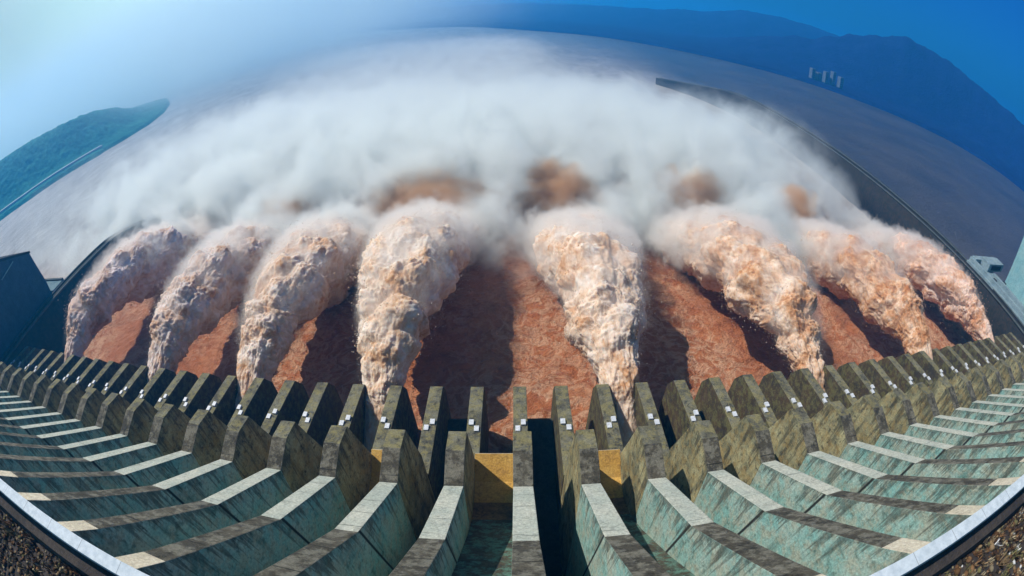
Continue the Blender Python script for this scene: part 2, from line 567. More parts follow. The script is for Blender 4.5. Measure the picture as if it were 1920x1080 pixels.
def white_paint():
    t = NT("white_paint")
    return t.surf(t.ramp(t.noise(2.0, 3), [(0.35, (0.46, 0.49, 0.55)), (0.6, (0.66, 0.68, 0.73))]), 0.5, 0.4)


M_WHITE = white_paint()

# ------------------------------------------------------------------ the dam
X0 = 0.958
PITCH = 10.5


def fin_x(i):
    return X0 + PITCH * i + (-0.108 if i % 2 else 0)


dam = empty("dam", (0, 40, WATER_Z))
tag(dam, "weathered concrete spillway dam with long rows of mossy dividing piers", "dam")
DI = Matrix.Translation((0, -40, -WATER_Z))


def dam_part(name, bm, mats, parent=None, bevel=0.0):
    bmesh.ops.transform(bm, matrix=DI, verts=bm.verts[:])
    o = link(name, bm_done(bm, name, bevel), parent or dam, mats)
    return o


def lerp_poly(pts, n):
    out = []
    for a, b in zip(pts[:-1], pts[1:]):
        for k in range(n):
            out.append((a[0] + (b[0] - a[0]) * k / n, a[1] + (b[1] - a[1]) * k / n))
    return out + [pts[-1]]


def pier_mesh():
    bm = bmesh.new()
    w = 1.53
    top = [(3.4, -28.4), (6.1, -32.0), (20.4, -49.6), (35.2, -62.75), (40.9, -61.1), (45.4, -62.0)]
    tm = [4, 2, 1, 2, 3]
    # the pier in two blocks: the blue patina of the chute wall, and the mossy block at its foot
    bm_prism(bm, top[:4] + [(28.0, -WATER_Z * -1 - 3), (3.4, WATER_Z - 3)], -w, w, tm[:3] + [0, 0, 0], 0)
    bm_prism(bm, [top[3], top[4], top[5], (47.3, -69.0), (49.4, -76.0), (49.4, WATER_Z - 3), (28.0, WATER_Z - 3)], -w - 0.004, w + 0.004, [2, 3, 5, 5, 5, 5, 5], 5)
    return bm


bm = pier_mesh()
pier0 = dam_part("pier", bm, [M_SIDE, M_PALE, M_DARK, M_MOSS, M_CREAM, M_SIDE2], None, 0.10)


def fin_bm():
    bm = bmesh.new()
    w = 1.65
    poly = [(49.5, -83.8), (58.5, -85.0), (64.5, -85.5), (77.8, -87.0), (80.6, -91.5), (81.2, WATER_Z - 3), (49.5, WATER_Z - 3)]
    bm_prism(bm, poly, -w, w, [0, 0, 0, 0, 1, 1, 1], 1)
    return bm


fin0 = dam_part("fin_wall", fin_bm(), [M_MOSS, M_FINSIDE], None, 0.12)


def marker_bm(dx, y):
    bm = bmesh.new()
    bm_box(bm, (dx - 0.55, y - 0.75, -85.55), (dx + 0.55, y + 0.75, -85.0))
    return bm


mk = [[dam_part("white_marker", marker_bm(s * -0.62, 63.2), [M_WHITE], fin0), dam_part("white_marker", marker_bm(s * 0.66, 65.0), [M_WHITE], fin0)] for s in (1, -1)]
N0, N1 = -22, 23
for i in range(N0, N1 + 1):
    p = pier0 if i == N0 else pier0.copy()
    if i != N0: COL.objects.link(p)
    p.parent = dam
    p.location.x = fin_x(i)
    f = fin0 if i == N0 else fin0.copy()
    if i != N0: COL.objects.link(f)
    f.parent = dam
    f.location.x = fin_x(i)
    if i > N0:
        for src in mk[0 if i % 2 == 0 else 1]:
            c = src.copy(); COL.objects.link(c); c.parent = f
for c in mk[1]:
    bpy.data.objects.remove(c)

# chutes of the surface sluices (odd gaps) and the deep outlets (even gaps)
floor_c = [(3.0, -36.0), (9.0, -44.5), (20.0, -59.0), (30.0, -71.0), (36.0, -77.0), (41.0, -79.6), (45.6, -79.3), (50.2, -76.0)]
bm = bmesh.new()
wc = (PITCH - 3.06) / 2 + 0.02
poly = floor_c + [(51.2, -77.4), (51.2, WATER_Z - 3), (3.0, WATER_Z - 3)]
bm_prism(bm, poly, -wc, wc, [0] * 4 + [3, 1, 1, 2, 0, 0, 0], 0)
chute0 = dam_part("chute", bm, [M_CHUTE, M_OCHRE, M_CREAM, M_RUST], None)
bm = bmesh.new()
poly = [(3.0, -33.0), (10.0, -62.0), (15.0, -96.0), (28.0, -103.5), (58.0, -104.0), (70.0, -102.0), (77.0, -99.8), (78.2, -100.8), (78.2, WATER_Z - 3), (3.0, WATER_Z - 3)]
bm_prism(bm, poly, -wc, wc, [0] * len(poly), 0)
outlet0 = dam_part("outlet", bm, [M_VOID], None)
for i in range(N0, N1):
    first = i in (N0, N0 + 1)
    src = outlet0 if i % 2 == 0 else chute0
    o = src if first else src.copy()
    if not first: COL.objects.link(o)
    o.parent = dam
    o.location.x = (fin_x(i) + fin_x(i + 1)) / 2
# crest: a pale curb with a dark strip of slab behind it
bm = bmesh.new()
xa, xb = -330, 340
bm_prism(bm, [(2.2, -27.6), (3.55, -27.75), (3.6, -29.4), (2.2, -29.4)], xa, xb)
tc = NT("curb_concrete")
jx = tc.math('PINGPONG', tc.xyz()[0], 3.0)
cc = tc.mix(tc.ss(0.06, 0.02, jx), tc.ramp(tc.noise(1.2, 5, .7), [(0.35, (0.40, 0.47, 0.54)), (0.65, (0.55, 0.62, 0.69))]), (0.25, 0.28, 0.32))
dam_part("curb", bm, [tc.surf(cc, 0.85, 0.3)], None, 0.06)
bm = bmesh.new()
bm_prism(bm, [(2.19, -29.2), (2.19, -36), (3.39, -36), (3.39, -60), (-75, -60), (-75, -31.5), (0.3, -31.2), (0.7, -29.6)], xa, xb)
dam_part("crest_slab", bm, [concrete("dark_slab_concrete", (0.035, 0.03, 0.03), (0.06, 0.05, 0.045), (0.02, 0.02, 0.02), 0.5)], None)


# ------------------------------------------------------------------ scrub on the crest slab
def scrub():
    V, F, Cc = [], [], []
    ico = bmesh.new()
    bmesh.ops.create_icosphere(ico, subdivisions=1, radius=1.0)
    iv = np.array([v.co[:] for v in ico.verts]); iff = [[v.index for v in f.verts] for f in ico.faces]
    ico.free()
    rnd = np.random.RandomState(3)
    pal = np.array([(0.10, 0.055, 0.03), (0.16, 0.09, 0.045), (0.05, 0.03, 0.02), (0.12, 0.11, 0.05), (0.20, 0.14, 0.08), (0.03, 0.025, 0.02), (0.26, 0.22, 0.15)])
    base = 0
    for side in (-1, 1):
        for k in range(5200):
            x = side * rnd.uniform(20, 100)
            y = 0.2 - 17 * rnd.rand() ** 1.2
            if abs(x) < 26 - y * 0.2: continue
            s = rnd.uniform(0.10, 0.34) * (1.6 if rnd.rand() < .12 else 1)
            c = pal[rnd.randint(len(pal))] * rnd.uniform(.6, 1.4)
            if side > 0 and rnd.rand() < 0.02: c = np.array((.55, .56, .58))
            if rnd.rand() < 0.6:         # a lump of dead growth or stone
                d = iv * (s * rnd.uniform(.6, 1.3, (len(iv), 1))) * np.array((1, 1, rnd.uniform(.5, 1.1)))
                V.append(d + (x, y, -31.2 + 0.3 * s))
                F += [[q + base for q in f] for f in iff]; base += len(iv); Cc += [c] * len(iff)
            else:                        # a tuft of stems and leaves
                for b in range(9):
                    a = rnd.uniform(0, 6.28); ln = s * rnd.uniform(1.2, 3.0); wd = s * 0.16
                    t0 = np.array((x, y, -31.2)) + rnd.normal(0, s * .5, 3) * (1, 1, 0)
                    dr = np.array((math.cos(a) * .6, math.sin(a) * .6, 1.0)) * ln
                    sd = np.array((-math.sin(a), math.cos(a), 0)) * wd
                    V.append(np.array([t0 - sd, t0 + sd, t0 + dr * .6 + sd * 1.4, t0 + dr, t0 + dr * .6 - sd * 1.4]))
                    F.append([base, base + 1, base + 2, base + 3, base + 4]); base += 5; Cc.append(c * rnd.uniform(.7, 1.5))
    me = mesh_np("dry_scrub", np.concatenate(V), F)
    at = me.attributes.new("tint", 'FLOAT_COLOR', 'FACE')
    at.data.foreach_set('color', np.concatenate([np.array(Cc), np.ones((len(Cc), 1))], 1).ravel().astype(np.float32))
    t = NT("dry_scrub")
    a = t.n('ShaderNodeAttribute', attribute_name="tint")
    m = t.surf(a.outputs[0], 0.95, 0.1)
    tag(link("dry_scrub", me, None, [m]), "brown dry scrub and rubble on the crest beside the pale curb", "scrub", None, "stuff")


scrub()


# ------------------------------------------------------------------ guide walls and side buildings
def wall_path(name, pts, width, top, bottom, mat, cap, label, cat, drop=0.0):
    root = empty(name, (pts[0][0], pts[0][1], WATER_Z))
    tag(root, label, cat)

    def strip(nm, w0, w1, z0, z1, m, parent):
        V = []
        for k, p in enumerate(pts):
            a = Vector(pts[max(k - 1, 0)]); b = Vector(pts[min(k + 1, len(pts) - 1)])
            d = (b - a).normalized(); nr = Vector((d.y, -d.x))
            dz = -drop * sstep(0.62, 1.0, k / (len(pts) - 1))
            for e, z in ((w0, z0 + (dz if z0 > bottom else 0)), (w0, z1 + dz), (w1, z1 + dz), (w1, z0 + (dz if z0 > bottom else 0))):
                V.append((p[0] + nr.x * e - root.location.x, p[1] + nr.y * e - root.location.y, z - WATER_Z))
        F = grid_faces(len(pts), 4, True) + [(0, 1, 2, 3), tuple(4 * (len(pts) - 1) + q for q in (3, 2, 1, 0))]
        me = mesh_np(nm, V, F)
        b = bmesh.new(); b.from_mesh(me); bmesh.ops.recalc_face_normals(b, faces=b.faces[:]); b.to_mesh(me); b.free()
        return link(nm, me, parent, [m])
    strip("wall_body", -width / 2, width / 2, bottom, top, mat, root)
    strip("coping", -width / 2 - .3, -width / 2 + 1.2, top + 0.003, top + 0.9, cap, root)
    strip("coping", width / 2 - 1.2, width / 2 + .3, top + 0.003, top + 0.9, cap, root)
    return root


M_DARKWALL = concrete("dark_wall_concrete", (0.012, 0.015, 0.017), (0.024, 0.026, 0.026), (0.008, 0.009, 0.009), 0.6, (0.05, 0.03, 0.018), 0.4)  # one near-black concrete, also used on edges and winches
M_GREY = concrete("grey_coping", (0.055, 0.068, 0.07), (0.09, 0.10, 0.10), (0.03, 0.03, 0.03), 0.4, streak=False)
M_BLUEG = concrete("blue_grey_concrete", (0.10, 0.17, 0.21), (0.16, 0.24, 0.27), (0.07, 0.10, 0.12), 0.4)
M_TEAL = concrete("teal_concrete", (0.20, 0.40, 0.44), (0.28, 0.46, 0.48), (0.12, 0.2, 0.22), 0.3)


def smooth_path(pts, n=6):
    out = []
    for k in range(len(pts) - 1):
        p = [Vector(pts[min(max(k + q, 0), len(pts) - 1)]) for q in (-1, 0, 1, 2)]
        for s in range(n):
            t = s / n
            out.append(tuple(0.5 * (2 * p[1] + (p[2] - p[0]) * t + (2 * p[0] - 5 * p[1] + 4 * p[2] - p[3]) * t * t + (3 * p[1] - p[0] - 3 * p[2] + p[3]) * t ** 3)))
    return out + [tuple(pts[-1])]


wall_path("guide_wall", smooth_path([(254, 47), (256, 120), (258, 200), (262, 330), (258, 470), (236, 560), (203, 630)]), 9, -84, WATER_Z - 4, M_DARKWALL, M_GREY,
          "dark guide wall curving downstream on the right of the jets", "wall", 17.0)
wall_path("guide_wall", smooth_path([(-239, 47), (-239, 120), (-237, 170), (-231, 212)]), 8, -84, WATER_Z - 4, M_DARKWALL, M_GREY,
          "dark guide wall beside the leftmost jet ending in spray", "wall", 8.0)


def block(name, label, cat, parts):
    lo = np.min([p[2] for p in parts], 0); hi = np.max([p[3] for p in parts], 0)
    root = empty(name, ((lo[0] + hi[0]) / 2, (lo[1] + hi[1]) / 2, lo[2]))
    tag(root, label, cat)
    for nm, mat, l, h in parts:
        b = bmesh.new()
        bm_box(b, l, h)
        bmesh.ops.translate(b, verts=b.verts[:], vec=-root.location)
        link(nm, bm_done(b, nm, 0.08), root, [mat])
    return root


def left_block():
    root = empty("power_house", (-290, 50, WATER_Z))
    tag(root, "dark blue concrete power house block at the left end of the spillway", "building")
    T = Matrix.Translation((290, -50, -WATER_Z))
    b = bmesh.new()
    bm_prism(b, [(-40, -25), (60, -33), (113, -56.5), (116, -76), (116, WATER_Z - 3), (-40, WATER_Z - 3)], -345, -246)
    bmesh.ops.transform(b, matrix=T, verts=b.verts[:])
    link("wall", bm_done(b, "wall", 0.2), root, [concrete("navy_concrete", (0.035, 0.075, 0.13), (0.05, 0.10, 0.16), (0.025, 0.05, 0.08), 0.4)])
    b = bmesh.new()
    bm_prism(b, [(60, -32.0), (113.6, -55.6), (113.6, -56.9), (60, -34.0)], -346, -245.4)
    bmesh.ops.transform(b, matrix=T, verts=b.verts[:])
    link("roof_edge", bm_done(b, "roof_edge", 0.1), root, [M_DARKWALL])
    b = bmesh.new()
    bm_prism(b, [(88, -55.2), (100, -52.6), (100, -53.2), (88, -55.8)], -245.6, -245.0)
    bmesh.ops.transform(b, matrix=T, verts=b.verts[:])
    link("handrail", bm_done(b, "handrail"), root, [M_TEAL])


left_block()
block("apron", "low dark concrete apron beyond the left power house", "apron", [("slab", M_BLUEG, (-330, 116.2, WATER_Z - 3), (-243.3, 127, -82.5)), ("kerb", M_GREY, (-330, 125.5, -82.49), (-243.3, 127, -81.6))])
block("power_house", "teal concrete power house block at the right end of the spillway", "building",
      [("wall", M_TEAL, (282, 20, WATER_Z - 3), (380, 112, -45)), ("roof_edge", M_GREY, (281.4, 19.4, -44.99), (380.6, 112.6, -43.6))])
PB = concrete("pale_blue_concrete", (0.17, 0.24, 0.28), (0.25, 0.33, 0.37), (0.10, 0.14, 0.17), 0.4, streak=False)
block("service_deck", "pale blue concrete service deck beside the right guide wall", "deck",
      [("slab", PB, (259, 48, WATER_Z - 3), (281, 136, -82.6)), ("beam", PB, (261.5, 60, -82.59), (264, 136, -80.2)), ("beam", PB, (270, 60, -82.59), (272.5, 118, -79.5)),
       ("cross_beam", PB, (264.1, 132, -82.59), (300, 136, -79.6)), ("gate_frame", PB, (272, 124, -82.58), (296, 131.9, -77.5)), ("gate_slot", M_DARKWALL, (276, 123.6, -81.5), (292, 124.1, -78.6)),
       ("winch", M_DARKWALL, (266, 112, -82.57), (268, 115, -80.6)), ("winch", M_DARKWALL, (274, 108, -82.57), (276.5, 111, -79.8))])


# ------------------------------------------------------------------ far bank: towers, pylons
def far_things():
    pale = concrete("pale_plaster", (0.09, 0.12, 0.17), (0.14, 0.17, 0.22), (0.06, 0.08, 0.11), 0.3)
    dark = concrete("dark_glass", (0.05, 0.07, 0.1), (0.08, 0.1, 0.13), (0.03, 0.04, 0.05), 0.3)
    labels = ["leftmost pale tower block on the far right bank", "second pale tower block on the far right bank, shorter than its neighbours",
              "middle pale tower block on the far right bank", "tallest pale tower block on the far right bank", "rightmost pale tower block on the far right bank"]
    for k, (az, r, w, h) in enumerate([(36.6, 1275, 11, 28), (37.4, 1285, 14, 21), (38.3, 1275, 11, 30), (39.2, 1282, 10, 36), (40.2, 1272, 12, 29)]):
        x, y, z = r * math.sin(R(az)), r * math.cos(R(az)), WATER_Z + 12
        parts = [("wall", pale, (x - w / 2, y - 7, z), (x + w / 2, y + 7, z + h))]
        for f in range(int(h // 6)):
            parts.append(("window", dark, (x - w / 2 + 1.5, y - 7.15, z + 3 + 6 * f), (x + w / 2 - 1.5, y - 6.9, z + 5.6 + 6 * f)))
        o = block("tower_block", labels[k], "building", parts)
        o['group'] = "tower blocks on the far right bank"


far_things()


# ------------------------------------------------------------------ water jets
def jet_material():
    t = NT("jet_foam")
    n = t.noise(0.085, 5, 0.6, dist=0.8)
    f = t.noise(0.5, 5, 0.7, dist=0.5, v=t.scale(1.0, 0.55, 1.0))
    k = t.math('ADD', t.math('MULTIPLY', n, 0.6), t.math('MULTIPLY', f, 0.4))
    oi = t.n('ShaderNodeObjectInfo')
    k = t.math('ADD', k, t.math('SUBTRACT', oi.outputs['Alpha'], 0.5))
    col = t.ramp(k, [(0.37, (0.40, 0.18, 0.075)), (0.45, (0.57, 0.34, 0.20)), (0.52, (0.69, 0.52, 0.40)), (0.64, (0.78, 0.70, 0.65))])
    col = t.mix(1.0, col, oi.outputs['Color'], 'MULTIPLY')
    m = t.surf(col, 0.85, 0.15, t.bump(f, 0.7, 0.6))
    p = t.t.nodes['Principled BSDF']      # froth lets light a metre or two in
    p.inputs['Subsurface Weight'].default_value = 0.4
    p.inputs['Subsurface Radius'].default_value = (1.6, 1.0, 0.7)
    p.inputs['Subsurface Scale'].default_value = 1.0
    return m


M_JET = jet_material()
JET_TOP = [(62, -97.5), (70, -92.5), (76, -89.0), (88, -81.5), (101, -77.0), (118, -75.2), (135, -76.8), (152, -81.2), (170, -88.5), (190, -98.5), (214, -112)]


def jet(i, dz, spread, sd, label, drift, tint):
    xc = (fin_x(i) + fin_x(i + 1)) / 2
    nu, nv = 420, 216
    py = np.array([q[0] for q in JET_TOP], float); pz = np.array([q[1] for q in JET_TOP], float)
    yy = np.interp(np.linspace(0, 1, nu), np.linspace(0, 1, 40), np.interp(np.linspace(0, len(py) - 1, 40), np.arange(len(py)), py))
    # smooth top line
    zt = np.interp(yy, py, pz)
    kz = np.ones(51) / 51
    zt = np.convolve(np.pad(zt, 25, mode='edge'), kz, 'valid')
    zt = zt + dz * sstep(68, 110, yy)
    hw = np.interp(yy, [62, 76, 88, 101, 118, 140, 170, 214], [3.5, 4.2, 6.0, 8.2, 10.6, 12.8, 15, 17]) * (1 + (spread - 1) * sstep(75, 120, yy))
    hh = np.interp(yy, [62, 76, 88, 101, 118, 140, 170, 214], [2.4, 3.6, 5.4, 7.6, 9.6, 11.4, 12.5, 13])
    th = np.linspace(0, 2 * np.pi, nv, endpoint=False)
    Y, T = np.meshgrid(yy, th, indexing='ij')
    HW = np.repeat(hw[:, None], nv, 1); HH = np.repeat(hh[:, None], nv, 1)
    ct, st = np.cos(T), np.sin(T)
    X = xc + drift * sstep(76, 190, Y) + HW * np.sign(ct) * np.abs(ct) ** .8
    Z = (zt - hh)[:, None] + HH * np.sign(st) * np.abs(st) ** .8
    P = np.stack([X.ravel(), Y.ravel(), Z.ravel()], 1)
    slope = np.gradient(zt, yy)[:, None] * np.ones((1, nv))
    N = np.stack([ct / HW, -slope * st / HH, st / HH], -1).reshape(-1, 3)
    N /= np.linalg.norm(N, axis=1)[:, None]
    g = sstep(70, 108, Y.ravel())
    off = sd * 37.1
    st_ = np.stack([P[:, 0], P[:, 1] * (0.30 + 0.30 * g), P[:, 2]], 1) + off
    wv = st_ + 2.2 * np.stack([perlin(st_ / 6), perlin(st_ / 6 + 40), perlin(st_ / 6 + 80)], 1)
    big = 1 - worley(wv / 8.5) ** 2
    mid = 1 - worley(wv / 4.2 + 3) ** 2
    sml = 1 - worley(wv / 2.0 + 9) ** 1.6
    tin = 1 - worley(wv / 0.95 + 5) ** 1.5
    mic = fbm(wv / 0.8 + 3, 3, .6)
    pat = sstep(-.25, .3, fbm(P / 12 + off + 7, 2))
    d = g * (4.6 * (big - .5) + 5.0 * fbm(P / 17 + off, 3)) + (.3 + .7 * g) * (.35 + .65 * pat) * (1.9 * (mid - .5) + 1.5 * (sml - .5) + 1.0 * (tin - .5) + 0.8 * mic)
    lane = np.stack([P[:, 0] / 1.5, P[:, 1] / 16, P[:, 2] / 2.2], 1) + off
    d = d + (1.25 - .8 * g) * fbm(lane, 3) * sstep(64, 78, Y.ravel())
    P = P + N * d[:, None]
    V = np.concatenate([P, [(xc, 61, zt[0] - hh[0]), (P[-nv:, 0].mean(), yy[-1] + 2, zt[-1] - hh[-1])]])
    F = grid_faces(nu, nv, True)
    n = nu * nv
    F += [(j, n, (j + 1) % nv) for j in range(nv)] + [((nu - 1) * nv + j, (nu - 1) * nv + (j + 1) % nv, n + 1) for j in range(nv)]
    me = mesh_np("water_jet", V, F, True)
    b = bmesh.new(); b.from_mesh(me); bmesh.ops.recalc_face_normals(b, faces=b.faces[:]); b.to_mesh(me); b.free()
    o = link("water_jet", me, None, [M_JET])
    o.color = tint  # cast of the light put into the foam colour, cooler left, warmer right
    # flung clots and droplets around the jet
    rr = np.random.RandomState(100 + sd)
    sel = rr.choice(np.arange(12 * nv, n), 8000, replace=False)
    sel = sel[rr.rand(len(sel)) < .25 + .75 * g[sel]]
    q = P[sel] + N[sel] * (rr.exponential(1.0, len(sel)) * (.35 + 1.0 * g[sel]))[:, None] + rr.normal(0, .35, (len(sel), 3))
    tet = np.array([(1, 1, 1), (1, -1, -1), (-1, 1, -1), (-1, -1, 1)], float) / 1.73
    sz = rr.uniform(.06, .24, len(sel)) * (.5 + .5 * g[sel])
    rt = rr.normal(0, 1, (len(sel), 4, 3)) * .35
    DV = (q[:, None, :] + (tet[None] + rt) * sz[:, None, None] * np.array([1, 1.7, 1])).reshape(-1, 3)
    DF = (np.arange(len(sel))[:, None, None] * 4 + np.array([(0, 1, 2), (0, 3, 1), (0, 2, 3), (1, 3, 2)])[None]).reshape(-1, 3)
    dro = link("droplets", mesh_np("droplets", DV, DF), o, [M_JET])
    dro.color = tint
    dro['kind'] = 'stuff'
    tag(o, label, "water jet", "jets of muddy water shooting out of the dam")
    add_veil(o, xc, dz, spread)


def veil_material():
    """spray hugging a jet; object coordinates run along the jet, whose line is held in two curves"""
    t = NT("jet_spray")
    oc = t.n('ShaderNodeTexCoord').outputs['Object']
    x, y, z = t.xyz(oc)
    u = t.math('DIVIDE', t.math('SUBTRACT', y, 60.0), 160.0)

    def curve(pts, lo, hi):
        nd = t.n('ShaderNodeFloatCurve')
        c = nd.mapping.curves[0]
        P = [((a - 60) / 160, (b - lo) / (hi - lo)) for a, b in pts]
        c.points[0].location = P[0]; c.points[1].location = P[-1]
        for q in P[1:-1]: c.points.new(*q)
        nd.mapping.update()
        t.L(u, nd.inputs['Value'])
        return t.math('ADD', t.math('MULTIPLY', nd.outputs[0], hi - lo), lo)
    zc = curve([(60, -99.5), (76, -92), (88, -85.5), (101, -82.4), (118, -82.2), (135, -85), (152, -90.5), (170, -98.5), (190, -108), (220, -112)], -120, -70)
    hw = curve([(60, 3.4), (76, 4.2), (101, 7.8), (140, 13), (170, 16.5), (220, 20)], 0, 30)
    hh = curve([(60, 2.4), (76, 3.4), (101, 6.2), (140, 10), (170, 12.5), (220, 15)], 0, 30)
    a = t.math('DIVIDE', x, hw)
    b = t.math('DIVIDE', t.math('SUBTRACT', z, zc), hh)
    r = t.math('SQRT', t.math('ADD', t.math('MULTIPLY', a, a), t.math('MULTIPLY', b, b)))
    nz = t.math('MULTIPLY', t.math('SUBTRACT', t.noise(0.14, 6, .7, dist=.6), .5), 1.9)
    amt = t.math('ADD', t.math('MULTIPLY', t.ss(76.0, 112.0, y), 0.085), t.math('MULTIPLY', t.ss(120.0, 165.0, y), 0.16))
    d = t.math('MULTIPLY', t.ss(1.45, 0.95, t.math('ADD', r, nz)), amt)
    v = t.n('ShaderNodeVolumePrincipled')
    v.inputs['Color'].default_value = (0.97, 0.95, 0.93, 1)
    v.inputs['Anisotropy'].default_value = 0.1
    t.L(d, v.inputs['Density'])
    t.L(v.outputs[0], t.out.inputs['Volume'])
    t.m.cycles.volume_step_rate = 0.3
    return t.m


M_VEIL = veil_material()


def add_veil(jet_o, xc, dz, spread):
    nu, nv = 40, 24
    yy = np.linspace(72, 216, nu)
    zc = np.interp(yy, [60, 76, 88, 101, 118, 135, 152, 170, 190, 220], [-99.5, -92, -85.5, -82.4, -82.2, -85, -90.5, -98.5, -108, -112])
    hw = np.interp(yy, [60, 76, 101, 140, 170, 220], [3.4, 4.2, 7.8, 13, 16.5, 20]) * 1.75
    hh = np.interp(yy, [60, 76, 101, 140, 170, 220], [2.4, 3.4, 6.2, 10, 12.5, 15]) * 1.75
    V = [(hw[i] * math.cos(a), yy[i], zc[i] + hh[i] * math.sin(a)) for i in range(nu) for a in np.linspace(0, 2 * math.pi, nv, endpoint=False)]
    F = grid_faces(nu, nv, True) + [tuple(range(nv)), tuple((nu - 1) * nv + j for j in range(nv))]
    me = mesh_np("spray_veil", V, F, True)
    b = bmesh.new(); b.from_mesh(me); bmesh.ops.recalc_face_normals(b, faces=b.faces[:]); b.to_mesh(me); b.free()
    o = link("spray_veil", me, jet_o, [M_VEIL])
    o.location = (xc, 0, dz)
    o.scale = (spread, 1, 1)


JETS = [(-18, 2.5, 1.0, 1, "lavender white foaming jet nearest the left guide wall", 4, (.93, .90, .96, .545)), (-12, 0, 1.0, 2, "second foaming jet from the left wall, greyish on its near side", 3, (.91, .89, .92, .545)), (-8, 0, 1.05, 3, "third foaming jet from the left wall, with pale mist over its crest", 2, (.97, .95, .94, .53)),
        (-4, 1.5, 1.05, 4, "tall cream foaming jet left of the open orange water in the middle", 2, (1, .98, .94, .535)), (2, -2.5, 1.1, 5, "broad cream foaming jet right of the open orange water in the middle", -1, (1, .96, .92, .53)), (8, -0.5, 1.35, 6, "widest orange tinted jet, third from the right guide wall", 0, (1, .93, .87, .505)),
        (14, -3, 1.0, 7, "bright orange foaming jet second from the right guide wall", 2, (1, .90, .82, .475)), (20, -3, 0.95, 8, "pink foaming jet nearest the dark right guide wall", 2, (1, .88, .86, .50))]
for a in JETS:
    jet(*a)


# ------------------------------------------------------------------ brown bursts where the jets land
def burst(x, y, r, h, sd, label):
    bm = bmesh.new()
    bmesh.ops.create_icosphere(bm, subdivisions=4, radius=1.0)
    V = np.array([v.co[:] for v in bm.verts])
    V = V * (1 + .22 * fbm(V * 1.6 + sd * 3.1, 3))[:, None]
    for v, c in zip(bm.verts, V): v.co = c
    o = link("water_burst", bm_done(bm, "water_burst", 0, True), None, [M_BURST])
    o.location = (x, y, WATER_Z + h * .7)
    o.scale = (r * 1.35, r * 1.1, h * 1.25)
    tag(o, label, "splash", "brown bursts of water where the jets land")


t = NT("burst_spray")
oc = t.n('ShaderNodeTexCoord').outputs['Object']
ln = t.n('ShaderNodeVectorMath', operation='LENGTH'); t.L(oc, ln.inputs[0])
nz = t.math('MULTIPLY', t.math('SUBTRACT', t.noise(0.075, 5, .62, dist=.3), .5), 1.5)
dn = t.math('MULTIPLY', t.ss(0.95, 0.25, t.math('ADD', ln.outputs['Value'], nz)), 0.32)
v = t.n('ShaderNodeVolumePrincipled')
v.inputs['Color'].default_value = (0.82, 0.58, 0.38, 1)
v.inputs['Anisotropy'].default_value = 0.0
t.L(dn, v.inputs['Density'])
t.L(v.outputs[0], t.out.inputs['Volume'])
t.m.cycles.volume_step_rate = 0.35
M_BURST = t.m
for a in [(-122, 206, 19, 13, 1, "small brown water burst in the mist behind the third jet from the left"), (-44, 210, 31, 15, 2, "wide brown water burst behind the tall jet left of centre"),
          (22, 214, 21, 17, 3, "round brown water burst rising behind the jet right of centre"), (92, 212, 21, 17, 4, "brown water burst behind the widest jet"), (158, 206, 16, 15, 5, "small orange water burst behind the jet second from the right wall")]:
    burst(*a)


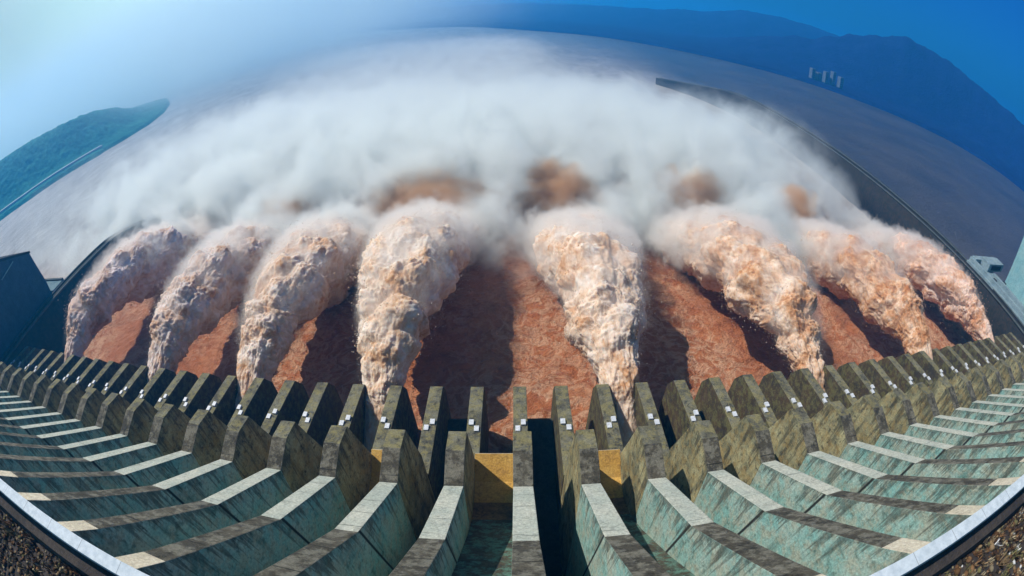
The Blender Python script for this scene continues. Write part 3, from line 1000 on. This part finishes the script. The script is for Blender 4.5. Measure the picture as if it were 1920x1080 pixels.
# ------------------------------------------------------------------ spray mist over the river
def mist():
    nu, nv = 70, 40
    yy = np.linspace(120, 1500, nu)
    V = []
    for i, y in enumerate(yy):
        e = math.sqrt(max(1 - (2 * i / (nu - 1) - 1) ** 8, 0.02))
        hw = np.interp(y, [120, 200, 400, 900, 1500], [300, 345, 400, 460, 520]) * e
        top = np.interp(y, [120, 170, 260, 400, 900, 1500], [26, 50, 66, 72, 60, 40]) * e
        for j in range(nv):
            a = math.pi * j / (nv - 1)
            V.append((hw * (1.75 if math.cos(a) < 0 else 0.8) * math.copysign(abs(math.cos(a)) ** .7, math.cos(a)), y, WATER_Z - 6 + (top + 6) * math.sin(a) ** .6))
    V = np.array(V)
    V[:, 2] += 5 * fbm(V / 40, 3) * (V[:, 2] > WATER_Z)
    F = grid_faces(nu, nv, True)
    F += [tuple(range(nv)), tuple((nu - 1) * nv + j for j in range(nv))]
    me = mesh_np("spray_mist", V, F, True)
    b = bmesh.new(); b.from_mesh(me); bmesh.ops.recalc_face_normals(b, faces=b.faces[:]); b.to_mesh(me); b.free()
    t = NT("spray_mist")
    x, y, z = t.xyz()
    big = t.noise(0.014, 2, 0.5)
    mid = t.noise(0.040, 6, 0.62, dist=0.5)
    M, A, Su, Mu = t.math, (lambda a, b: t.math('ADD', a, b)), (lambda a, b: t.math('SUBTRACT', a, b)), (lambda a, b: t.math('MULTIPLY', a, b))
    nb, nm = Su(big, 0.5), Su(mid, 0.5)
    yw = A(y, A(Mu(nb, 110.0), Mu(nm, 90.0)))
    front = t.ss(138.0, 205.0, yw)
    hz = A(Su(z, WATER_Z), Mu(A(Mu(nm, 0.8), Mu(nb, 0.5)), A(-84.0, Mu(t.ss(300.0, 600.0, y), 54.0))))
    H = A(A(40.0, Mu(t.ss(160.0, 240.0, y), 12.0)), A(Mu(t.ss(280.0, 520.0, y), -26.0), Mu(t.ss(450.0, 800.0, y), -10.0)))
    top = t.ss(1.15, 0.15, M('DIVIDE', hz, H))
    fr = t.ss(300.0, 1300.0, y)
    wob = A(Mu(nb, 90.0), Mu(nm, 50.0))
    rl = M('MAXIMUM', Su(236.0, Mu(M('MAXIMUM', Su(y, 260.0), 0.0), 0.30)), 110.0)
    right = t.ss(rl, Su(rl, A(110.0, Mu(fr, 60.0))), A(x, Mu(wob, 0.7)))
    lc = t.ss(A(-330.0, Mu(fr, -330.0)), A(-215.0, Mu(fr, -60.0)), A(x, Mu(wob, 1.6)))
    left = A(Mu(lc, 0.9), Mu(M('POWER', t.ss(-760.0, -180.0, A(x, Mu(wob, 2.2))), 2.0), 0.1))
    side = Mu(right, left)
    decay = A(0.13, Mu(0.87, M('POWER', 2.718, Mu(M('MAXIMUM', Su(y, 240.0), 0.0), -1 / 112.0))))
    end = t.ss(1480.0, 1000.0, y)
    fp = t.ss(260.0, 520.0, y)
    puff = t.ss(0.41, 0.60, mid)
    puff = A(Mu(puff, Su(1.0, Mu(fp, 0.6))), Mu(fp, 0.6))
    d = Mu(Mu(Mu(front, top), Mu(side, decay)), Mu(end, puff))
    d = Mu(d, 0.19)
    # the bursts keep a hollow of clearer air in front of them
    for (bx, by, bz, r) in [(-42, 184, WATER_Z + 20, 35), (20, 188, WATER_Z + 21, 26), (87, 186, WATER_Z + 21, 26), (151, 182, WATER_Z + 19, 22), (-114, 182, WATER_Z + 18, 20)]:
        dv = t.n('ShaderNodeVectorMath', operation='DISTANCE')
        t.L(t.pos, dv.inputs[0]); dv.inputs[1].default_value = (bx, by, bz)
        d = Mu(d, t.ss(r * .55, r * 1.15, A(dv.outputs['Value'], Mu(nm, 26.0))))
    v = t.n('ShaderNodeVolumePrincipled')
    v.inputs['Color'].default_value = (0.97, 1.0, 1.0, 1)
    v.inputs['Anisotropy'].default_value = 0.15
    t.L(d, v.inputs['Density'])
    t.L(v.outputs[0], t.out.inputs['Volume'])
    t.m.cycles.volume_step_rate = 0.2
    tag(link("spray_mist", me, None, [t.m]), "white bank of spray mist drifting over the river beyond the jets", "mist", None, "stuff")


mist()


# ------------------------------------------------------------------ fog over the left bank
def fog():
    bm = bmesh.new()
    bmesh.ops.create_uvsphere(bm, u_segments=64, v_segments=32, radius=1.0)
    C, Rr = np.array((-1700., 1980., 30.)), np.array((2150., 2300., 400.))
    P = np.array([v.co[:] for v in bm.verts])
    P = P * (1 + .06 * fbm(P * 2.2, 3))[:, None] * Rr + C
    P[:, 2] = np.clip(P[:, 2], WATER_Z - 4, 740)
    for v, c in zip(bm.verts, P): v.co = c
    t = NT("fog_bank")
    q = t.n('ShaderNodeVectorMath', operation='SUBTRACT'); t.L(t.pos, q.inputs[0]); q.inputs[1].default_value = tuple(C)
    ln = t.n('ShaderNodeVectorMath', operation='LENGTH'); t.L(t.scale(1 / Rr[0], 1 / Rr[1], 1 / Rr[2], v=q.outputs[0]), ln.inputs[0])
    nz = t.math('MULTIPLY', t.math('SUBTRACT', t.noise(0.0016, 4, .55), .5), .7)
    d = t.math('MULTIPLY', t.math('POWER', t.ss(0.98, 0.35, t.math('ADD', ln.outputs['Value'], nz)), 1.3), 0.0022)
    v = t.n('ShaderNodeVolumePrincipled')
    v.inputs['Color'].default_value = (0.90, 1.0, 1.0, 1)
    v.inputs['Anisotropy'].default_value = 0.42
    t.L(d, v.inputs['Density'])
    t.L(v.outputs[0], t.out.inputs['Volume'])
    t.m.cycles.volume_step_rate = 1.0
    tag(link("fog_bank", bm_done(bm, "fog_bank"), None, [t.m]), "pale fog lying over the left bank and the upper left river", "fog", None, "stuff")


fog()


# ------------------------------------------------------------------ haze
def haze():
    b = bmesh.new()
    bm_box(b, (-9500, -950, WATER_Z - 22), (9500, 12500, 240))
    t = NT("haze")
    v = t.n('ShaderNodeVolumePrincipled')
    v.inputs['Color'].default_value = (0.03, 0.43, 1.0, 1)
    v.inputs['Density'].default_value = 0.00040
    v.inputs['Anisotropy'].default_value = 0.3
    t.L(v.outputs[0], t.out.inputs['Volume'])
    tag(link("haze", bm_done(b, "haze"), None, [t.m]), "pale blue haze hanging over the river and hills", "haze", None, "stuff")


haze()
